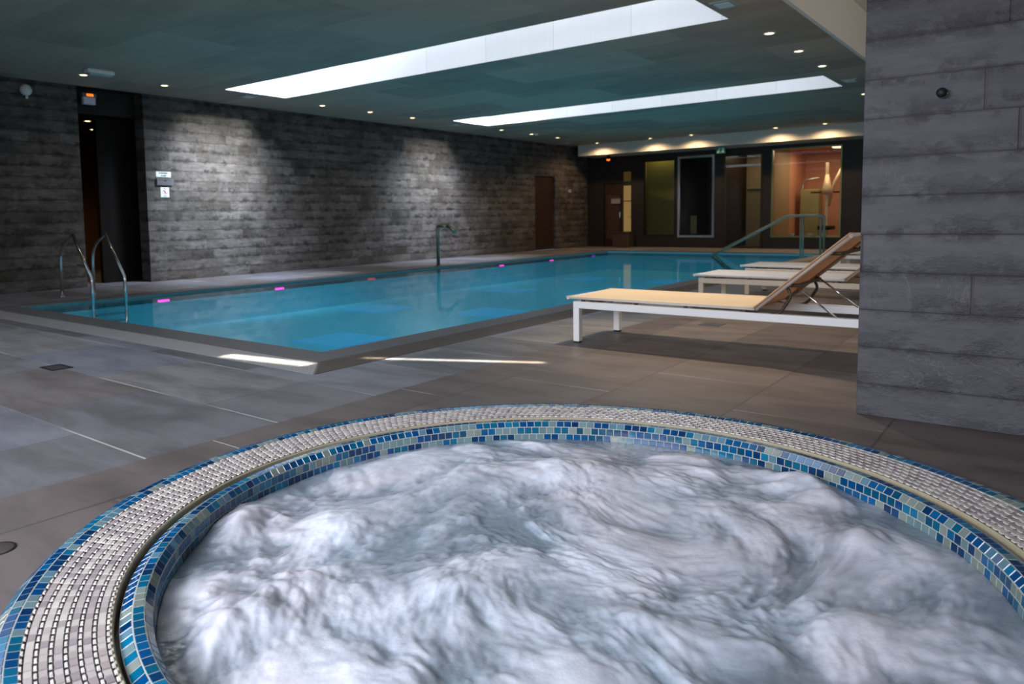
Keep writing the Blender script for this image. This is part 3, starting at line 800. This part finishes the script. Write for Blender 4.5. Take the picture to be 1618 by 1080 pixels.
# ------------------------------------------------------------------ churning water
def nvec(p):
    return Vector((noise.noise(p), noise.noise(p + Vector((31.7, 11.3, 5.9))), noise.noise(p + Vector((-17.1, 43.9, 23.3)))))
def fbm(p, o=4, h=0.9):
    return noise.fractal(p, h, 2.1, o, noise_basis='PERLIN_ORIGINAL')
mounds = [(-2.43, 1.59, 0.13, 0.085), (-2.30, 1.50, 0.09, 0.05), (-0.76, 3.17, 0.10, 0.085), (-0.70, 3.05, 0.10, 0.04), (-1.63, 2.72, 0.14, 0.05), (-1.45, 2.80, 0.12, 0.035),
          (-0.50, 2.72, 0.12, 0.035), (-1.95, 1.72, 0.16, 0.04), (-1.35, 1.62, 0.15, 0.05), (-1.15, 1.25, 0.2, 0.05), (-0.85, 1.75, 0.16, 0.04), (-1.75, 1.15, 0.16, 0.05), (-0.45, 2.1, 0.12, 0.03), (-1.2, 3.15, 0.2, 0.025)]
def tub_surface():
    nr, na = 210, 720
    bm = bmesh.new(); rings = []
    vals = []
    for i in range(nr):
        r = 1.262*(i+0.5)/nr if i < nr-1 else 1.264
        ring_ = []
        for k in range(na):
            a = 2*PI*k/na
            x = r*math.cos(a); y = r*math.sin(a)
            X, Y = TC.x+x, TC.y+y
            q = Vector((x*1.25, y*1.25, 0.0))
            w1 = nvec(q*0.8 + Vector((3.1, 7.7, 0.3)))
            q2 = q + w1*0.45
            w2 = nvec(q2*2.3 + Vector((9.4, 1.2, 5.0)))
            q3 = q2 + w2*0.13
            f1 = fbm(q3*1.9, 5, 0.75)
            f2 = fbm(q3*5.5 + Vector((4, 4, 4)), 4, 0.8)
            bil = 0.0; am = 1.0; fr_ = 2.3
            for _k in range(4):
                nn_ = noise.noise(q3*fr_ + Vector((2.0*_k, 5.1, 0.7))); bil += am*(math.sqrt(nn_*nn_+0.004)-0.02); am *= 0.46; fr_ *= 2.05
            mh = 0.0
            for mx_, my_, mr, ma in mounds:
                d2 = ((X-mx_)**2 + (Y-my_)**2)/(mr*mr)
                if d2 < 9: mh += 0.85*ma*math.exp(-d2*1.0)*(0.75+0.6*bil)
            edge = max(0.0, min(1.0, (1.264-r)/0.14)); ef = edge*edge*(3-2*edge)
            foam = 0.34 + 0.66*f1 + 0.08*f2 + 0.75*bil + mh*6 - 0.38*(1-ef) - 0.10*max(0, noise.noise(Vector((X*0.9, Y*0.9, 2.0)))*2)
            if Y > 2.9: foam -= (Y-2.9)*0.35
            foam = max(0.0, min(1.0, foam))
            sm = foam*foam*(3-2*foam)
            z = -0.066 + (0.010*sm + 0.008*f1 + 0.022*bil*sm)*(0.25+0.75*ef) + mh*(0.35+0.65*ef)
            z += 0.0013*noise.noise(Vector((q3.x*22, q3.y*22, 1)))*(1.0-0.3*sm)
            ring_.append(bm.verts.new((X, Y, z))); vals.append(sm)
        rings.append(ring_)
    for A, B in zip(rings, rings[1:]):
        for k in range(na):
            f = bm.faces.new((A[k], B[k], B[(k+1) % na], A[(k+1) % na])); f.smooth = True
    f = bm.faces.new(rings[0]); f.smooth = True
    me = bpy.data.meshes.new('churning_water'); bm.to_mesh(me); bm.free()
    at_ = me.attributes.new('foam', 'FLOAT', 'POINT')
    at_.data.foreach_set('value', vals)
    g = G('bubbling_spa_water')
    a = g.n('ShaderNodeAttribute'); a.attribute_name = 'foam'
    fo = a.outputs['Fac']
    cc = g.coord()
    nb = g.noise(cc, 30, 6, 0.7, 0.3); nw = g.noise(cc, 4.5, 6, 0.62, 0.5)
    fo2 = g.add(g.add(g.add(g.mul(fo, 0.72), 0.12), g.mul(g.sub(nw, 0.5), 0.9)), g.mul(g.sub(nb, 0.5), 0.3))
    c = g.ramp(fo2, [(0.0, srgb(116, 129, 140)), (0.28, srgb(142, 154, 166)), (0.55, srgb(176, 184, 196)), (0.8, srgb(202, 207, 218)), (1.0, srgb(226, 229, 238))])
    pk = g.smooth(g.noise(cc, 1.1, 3, 0.5, 0.5), 0.42, 0.66)
    c = g.mixc(g.mul(pk, 0.8), c, g.mixc(1.0, c, (0.94, 0.83, 0.80, 1), 'MULTIPLY'))
    bub = g.n('ShaderNodeTexVoronoi'); bub.inputs['Scale'].default_value = 85; g.t.links.new(cc, bub.inputs['Vector'])
    h = g.add(g.mul(nb, 0.6), g.mul(bub.outputs['Distance'], 0.35))
    nm = g.bump(h, 0.16, 0.010)
    g.bsdf(c, g.add(0.16, g.mul(fo, 0.34)), 0, nm, 0.5, Subsurface_Weight=0.5, Subsurface_Radius=(0.06, 0.065, 0.07), Subsurface_Scale=1.0)
    me.materials.append(g.m)
    o = bpy.data.objects.new('churning_water', me); COL.objects.link(o)
    return tag(o, 'white churning bubbling water filling the round hot tub', 'water', kind='stuff')
tub_surface()

# ------------------------------------------------------------------ small things
dr = empty('floor_drain', (-5.73, 2.355, 0.0), 0.0)
tag(dr, 'small dark rectangular floor drain on the tiles at left', 'drain')
frame = MB()
frame.box(-0.11, 0.11, -0.075, -0.06, 0, 0.004); frame.box(-0.11, 0.11, 0.06, 0.075, 0, 0.004); frame.box(-0.11, -0.095, -0.06, 0.06, 0, 0.004); frame.box(0.095, 0.11, -0.06, 0.06, 0, 0.004)
frame.build('frame', plain('dark_metal', srgb(48, 48, 50), 0.4, 0.6), dr)
b = MB(); b.box(-0.095, 0.095, -0.06, 0.06, 0.0, 0.0015)
b.build('pan', M_black, dr)
b = MB()
for k in range(7): b.box(-0.085, 0.085, -0.052+0.016*k, -0.045+0.016*k, 0.0015, 0.0035)
b.build('grille', plain('worn_metal', srgb(130, 130, 132), 0.3, 0.8), dr)
dk = empty('floor_disc', (-2.66, 0.876, 0.0))
tag(dk, 'round dark cover set in the floor left of the hot tub', 'cover')
MB().lathe([(0.0, 0.0), (0.055, 0.0), (0.055, 0.003), (0.045, 0.004), (0.0, 0.004)], (0, 0, 0), 28).build('lid', plain('bronze_disc', srgb(70, 60, 58), 0.4, 0.4), dk)
d2 = empty('floor_drain', (-2.55, 6.95, 0.0))
tag(d2, 'small grey square drain on the floor under the nearest lounger', 'drain')
MB().box(-0.1, 0.1, -0.09, 0.09, 0.0, 0.004, 0.001).build('frame', plain('grey_metal', srgb(90, 92, 96), 0.4, 0.6), d2)

def wall_item(name, y0, y1, z0, z1, mat, label, cat, th=0.012):
    o = empty(name, (XL+0.001, (y0+y1)/2, (z0+z1)/2)); tag(o, label, cat)
    MB().box(0, th, -(y1-y0)/2, (y1-y0)/2, -(z1-z0)/2, (z1-z0)/2, 0.002).build('plate', mat, o)
    return o
M_signw = plain('white_sign_plastic', srgb(214, 224, 224), 0.4, var=0.02)
M_ink = plain('dark_ink', srgb(50, 60, 62), 0.6)
s1 = wall_item('wall_sign', 7.05, 7.335, 1.862, 1.957, M_signw, 'white wall sign with two dark lines of small lettering, topmost of three', 'sign')
b = MB()
for (a0, a1, zz) in ((-0.083, -0.062, 0.021), (-0.050, -0.036, 0.021), (-0.032, -0.010, 0.021), (0.0, 0.022, 0.021), (0.026, 0.046, 0.021), (0.05, 0.08, 0.021),
                     (-0.046, -0.028, -0.022), (-0.014, 0.006, -0.022), (0.012, 0.034, -0.022), (0.038, 0.054, -0.022)):
    b.box(0.012, 0.0135, a0, a1, zz-0.013, zz+0.013)
b.build('lettering', M_ink, s1)
s2 = wall_item('notice_box', 7.04, 7.36, 1.715, 1.83, plain('grey_metal_box', srgb(96, 98, 104), 0.4, 0.3), 'grey metal notice box between the two white wall signs', 'box', 0.05)
s2.children[0]
b = MB(); b.box(0.0501, 0.0515, -0.135, 0.135, 0.030, 0.036); b.box(0.0501, 0.056, -0.018, 0.018, 0.012, 0.03)
b.build('lid_edge', M_dark, s2)
s3 = wall_item('warning_sign', 7.125, 7.287, 1.505, 1.68, M_signw, 'small white sign with a red ringed prohibition symbol, lowest of three', 'sign')
b = MB()
prof = []
seg = 32
for k in range(seg):
    a0, a1 = 2*PI*k/seg, 2*PI*(k+1)/seg
    b.quad(*[(0.0135, r*math.cos(a)-0.0, r*math.sin(a)+0.0) for r, a in ((0.042, a0), (0.050, a0), (0.050, a1), (0.042, a1))])
b.quad((0.0136, -0.036, 0.026), (0.0136, -0.028, 0.034), (0.0136, 0.036, -0.026), (0.0136, 0.028, -0.034))
b.build('red_ring', plain('red_ink', srgb(170, 40, 56), 0.5), s3)
b = MB(); b.box(0.012, 0.0132, -0.012, 0.006, -0.022, 0.028, 0.0); b.box(0.012, 0.0132, 0.004, 0.018, 0.0, 0.01); b.box(0.012, 0.0132, -0.035, 0.035, 0.064, 0.072)
b.build('black_figure', M_black, s3)
b = MB(); b.box(0.012, 0.0132, -0.04, 0.04, -0.074, -0.063)
b.build('green_line', plain('green_ink', srgb(70, 120, 90), 0.5), s3)

sa = empty('wall_siren', (XL, 4.97, 3.13)); tag(sa, 'round white alarm sounder high on the slate wall at left', 'alarm')
MB().lathe([(0.0, 0.0), (0.085, 0.0), (0.09, 0.03), (0.07, 0.075), (0.0, 0.085)], (0, 0, 0), 28, 'x').build('housing', M_white, sa)
MB().lathe([(0.0, 0.0), (0.018, 0.0), (0.02, -0.05), (0.0, -0.06)], (0.04, 0, -0.08), 14).build('tip', M_white, sa)

def ceil_unit(x, y, label, kind):
    o = empty('ceiling_unit', (x, y, ZC))
    tag(o, label, 'ceiling fitting')
    if kind == 'em':
        MB().box(-0.07, 0.07, -0.2, 0.2, -0.06, 0, 0.015).build('housing', M_white, o)
        MB().box(-0.05, 0.05, -0.17, 0.17, -0.085, -0.06, 0.012).build('lens', plain('grey_lens', srgb(170, 190, 190), 0.3), o)
    elif kind == 'flat':
        MB().box(-0.12, 0.12, -0.14, 0.14, -0.02, 0, 0.005).build('housing', plain('grey_fitting', srgb(150, 164, 160), 0.5), o)
        MB().box(-0.08, 0.08, -0.1, 0.1, -0.026, -0.02, 0.003).build('lens', M_signw, o)
    else:
        MB().lathe([(0.0, -0.05), (0.04, -0.048), (0.06, -0.02), (0.07, 0.0)], (0, 0, 0), 24).build('housing', M_white, o)
    return o
ceil_unit(-11.13, 5.43, 'white emergency light on the ceiling near the dark opening', 'em')
ceil_unit(-2.93, 8.25, 'flat pale ceiling unit at the near right end of the closest rooflight', 'flat')
ceil_unit(-2.95, 14.5, 'flat pale ceiling unit at the right end of the second rooflight', 'flat')
ceil_unit(-11.52, 8.3, 'flat pale ceiling unit at the left end of the closest rooflight', 'flat')
ceil_unit(-11.5, 14.2, 'flat pale ceiling unit at the left end of the second rooflight', 'flat')
ceil_unit(-11.3, 17.44, 'small round smoke detector among the far left downlights', 'round')
ceil_unit(-12.0, 20.3, 'flat pale ceiling unit in the far left corner before the soffit', 'flat')

ex = empty('exit_sign', (XL-0.06, 5.965, 3.1), 0)
tag(ex, 'white exit sign box with an orange glow at the top of the dark opening', 'exit sign')
MB().box(-0.04, 0.04, -0.10, 0.10, -0.08, 0.04, 0.006).build('sign_panel', plain('pale_lilac_plastic', srgb(214, 208, 226), 0.4, var=0.02), ex)
MB().box(-0.05, 0.05, -0.115, 0.115, 0.04, 0.10, 0.006).build('housing', plain('grey_box', srgb(110, 100, 96), 0.5), ex)
MB().box(0.05, 0.056, -0.05, 0.06, 0.05, 0.09).build('orange_lamp', glow('orange_glow', srgb(255, 120, 40), 1.6), ex)
MB().tube([(0, 0, 0.1), (0, 0, 0.2)], 0.01, 8).build('hanger', M_dark, ex)

ex2 = empty('exit_sign', (-8.0+0.5, 21.48, 2.9), 0)
tag(ex2, 'small green exit sign below the soffit above the glazed doorway', 'exit sign')
ex2.location = (-7.75, 21.7, 2.86)
MB().box(-0.13, 0.13, -0.02, 0.02, -0.1, 0.09, 0.005).build('housing', plain('green_sign_plastic', srgb(60, 120, 104), 0.4), ex2)
M_pale = plain('pale_green_pictogram', srgb(190, 220, 206), 0.4)
b = MB(); b.box(-0.06, -0.02, -0.022, -0.02, 0.03, 0.06); b.box(-0.08, -0.03, -0.022, -0.02, -0.03, 0.02); b.box(-0.10, -0.06, -0.022, -0.02, -0.07, -0.03); b.box(0.03, 0.09, -0.022, -0.02, -0.07, 0.06)
b.build('pictogram', M_pale, ex2)
ex3 = empty('alarm_lamp', (-11.45, 21.9, 2.831))
tag(ex3, 'small orange-red lamp glowing below the soffit above the brown door', 'lamp')
MB().lathe([(0.0, -0.05), (0.05, -0.035), (0.06, 0.0), (0.0, 0.01)], (0, 0, 0), 18).build('lens', glow('orange_red_glow', srgb(255, 96, 20), 3.0), ex3)
MB().box(-0.05, 0.05, -0.05, 0.05, 0.0, 0.132, 0.005).build('bracket', M_dark, ex3)
nt = empty('door_notice', (-11.55, YB-0.005, 1.5)); tag(nt, 'small grey notice on the brown door in the far wall', 'notice')
MB().box(-0.16, 0.16, -0.004, 0.04, -0.08, 0.08, 0.002).build('sheet', plain('grey_sheet', srgb(130, 124, 120), 0.5), nt)
nt = empty('wall_plate', (XL+0.01, 21.4, 1.85)); tag(nt, 'small pale plate on the dark slate wall near the far corner', 'plate')
MB().box(0, 0.01, -0.09, 0.09, -0.05, 0.05, 0.002).build('plate', plain('pale_grey_plate', srgb(150, 150, 156), 0.5), nt)
bn = empty('storage_bin', (-11.15, YB-0.25, 0.0)); tag(bn, 'low dark brown bin standing under the lit glass strip', 'bin')
MB().box(-0.3, 0.28, -0.2, 0.2, 0.0, 0.45, 0.02).build('body', plain('brown_bin', srgb(64, 50, 38), 0.5), bn)
MB().box(-0.31, 0.29, -0.21, 0.21, 0.45, 0.49, 0.01).build('lid', plain('brown_lid', srgb(54, 42, 32), 0.5), bn)

# downlights
M_bulb = glow('warm_downlight_lens', (1.0, 0.74, 0.38, 1), 7.0)
def downlight_proto(loc):
    o = empty('downlight', loc)
    MB().lathe([(0.075, -0.001), (0.078, -0.008), (0.060, -0.012), (0.058, -0.002)], (0, 0, 0), 24).build('trim_ring', M_white, o)
    MB().lathe([(0.0, -0.010), (0.04, -0.009), (0.057, -0.004)], (0, 0, 0), 20).build('lens', M_bulb, o)
    return o
ordn = ['nearest', 'second', 'third', 'fourth', 'fifth', 'sixth', 'seventh', 'eighth']
DL = []
for i, (x, y) in enumerate([(-11.62, 5.42), (-11.58, 6.71), (-11.47, 9.99), (-11.45, 11.28), (-11.45, 12.6), (-11.43, 16.0), (-11.45, 17.44), (-11.45, 18.8)]):
    DL.append((x, y, 'warm recessed downlight, %s in the row along the left slate wall' % ordn[i], 'left row of downlights', 14 if i < 3 else (22 if i < 5 else 45)))
for i, (x, y) in enumerate([(-2.97, 9.98), (-2.98, 11.36), (-3.0, 12.76), (-3.08, 16.37)]):
    DL.append((x, y, 'warm recessed downlight, %s in the row above the loungers' % ordn[i], 'right row of downlights', 14))
for i, (x, y) in enumerate([(-11.42, 21.1), (-9.66, 21.1), (-8.40, 21.1), (-6.08, 21.1), (-4.86, 21.1)]):
    DL.append((x, y, 'warm recessed downlight, %s from the left along the far soffit' % ['first', 'second', 'third', 'fourth', 'fifth'][i], 'soffit row of downlights', 75))
for i, (x, y) in enumerate([(-15.0, 5.95), (-16.2, 5.72)]):
    pass
def lamp(kind, name, loc, energy, col, rot=None, **kw):
    l = bpy.data.lights.new(name, kind); l.energy = energy; l.color = col
    for k, v in kw.items(): setattr(l, k, v)
    o = bpy.data.objects.new(name, l); COL.objects.link(o); o.location = loc
    if rot is not None:
        d = Vector(rot) - Vector(loc); o.rotation_euler = d.to_track_quat('-Z', 'Y').to_euler()
    return o
proto = None
for x, y, lb, gp, en in DL:
    if proto is None: o = proto = downlight_proto((x, y, ZC))
    else: o = copy_tree(proto)
    o.location = (x, y, ZC); tag(o, lb, 'downlight', gp)
    lamp('SPOT', 'downlight_beam', (x, y, ZC-0.03), en, (1, 0.66, 0.36), (x, y, 0), spot_size=math.radians(158 if y > 21 else 110), spot_blend=0.6, shadow_soft_size=0.04)
for (x, y, lb) in ((-13.75, 6.44, 'warm recessed downlight inside the dark opening, the closer one'), (-14.9, 7.08, 'warm recessed downlight deep inside the dark opening, the far one')):
    o = copy_tree(proto); o.location = (x, y, 2.9); tag(o, lb, 'downlight', 'corridor downlights')
lamp('SPOT', 'corridor_beam', (-15.6, 5.9, 2.8), 70, (1, 0.62, 0.30), (-15.6, 5.9, 0), spot_size=math.radians(140), spot_blend=0.8, shadow_soft_size=0.1)

# ------------------------------------------------------------------ light
wd = bpy.data.worlds.new('world'); S.world = wd; wd.use_nodes = True
wd.node_tree.nodes['Background'].inputs[0].default_value = (0.6, 0.75, 1, 1); wd.node_tree.nodes['Background'].inputs[1].default_value = 0.3
# daylight through the windows behind and to the right of the camera
lamp('AREA', 'window_daylight_behind', (-3.0, -2.8, 1.9), 340, (0.84, 0.89, 1.0), (-3.6, 1.6, -0.6), shape='RECTANGLE', size=6.0, size_y=2.0, spread=math.radians(108))
lamp('AREA', 'window_daylight_right', (4.8, 9.0, 1.9), 120, (1.0, 0.93, 0.84), (-3, 9.0, 0.8), shape='RECTANGLE', size=10.0, size_y=2.6)
lamp('SPOT', 'lounger_beam', (-2.97, 6.6, 3.27), 400, (1, 0.79, 0.57), (-2.2, 6.0, 0), spot_size=math.radians(75), spot_blend=0.8, shadow_soft_size=0.05)
lamp('SPOT', 'lounger_beam', (-2.97, 8.3, 3.27), 200, (1, 0.86, 0.74), (-2.4, 9.0, 0), spot_size=math.radians(75), spot_blend=0.8, shadow_soft_size=0.05)
# rooms at the far end
lamp('AREA', 'gym_light', (-5.5, YB+1.8, 2.9), 42, (1, 0.72, 0.5), (-5.5, YB+1.8, 0), shape='RECTANGLE', size=1.6, size_y=2.0)
lamp('AREA', 'passage_light', (-7.4, YB+1.2, 2.9), 9, (1, 0.8, 0.5), (-7.4, YB+1.2, 0), shape='RECTANGLE', size=0.8, size_y=1.0)
lamp('AREA', 'olive_light', (-10.1, YB+0.32, 2.95), 3, (1, 0.9, 0.5), (-10.1, YB+0.4, 0), shape='RECTANGLE', size=0.9, size_y=0.15)
# lamps added in two rooflight shafts to strengthen sky light on the slate wall
for (yy, en) in ((8.25, 190), (14.35, 150)):
    lamp('AREA', 'added_rooflight_rake', (-9.7, yy, 4.36), en, (0.78, 0.88, 1.0), (XL, yy+0.05, 0.9), shape='RECTANGLE', size=1.1, size_y=1.2, spread=math.radians(78))
    lamp('AREA', 'added_rooflight_rake', (-6.9, yy, 4.30), en*0.15, (0.93, 0.96, 0.90), (XL, yy+0.15, 2.35), shape='RECTANGLE', size=0.9, size_y=0.8, spread=math.radians(24))
# narrow lamps added under the ceiling imitate a sun sliver on the deck
for (sx_, sy_, ln_, wd_, en_, az_) in ((-3.48, 4.2, 1.35, 0.035, 2.6, 26.5), (-4.66, 3.42, 0.85, 0.12, 4.5, 9.0)):
    so = lamp('AREA', 'added_sun_sliver', (sx_, sy_, 3.26), en_, (1.0, 0.93, 0.74), None, shape='RECTANGLE', size=ln_, size_y=wd_, spread=math.radians(2))
    so.rotation_euler = (0, 0, math.radians(az_))

S.view_settings.view_transform = 'Standard'
S.view_settings.look = 'None'
S.view_settings.exposure = 0.0
S.cycles.use_denoising = True
S.cycles.max_bounces = 10; S.cycles.diffuse_bounces = 5; S.cycles.glossy_bounces = 4; S.cycles.transparent_max_bounces = 12
S.cycles.sample_clamp_indirect = 4.0
S.cycles.caustics_reflective = False; S.cycles.caustics_refractive = False
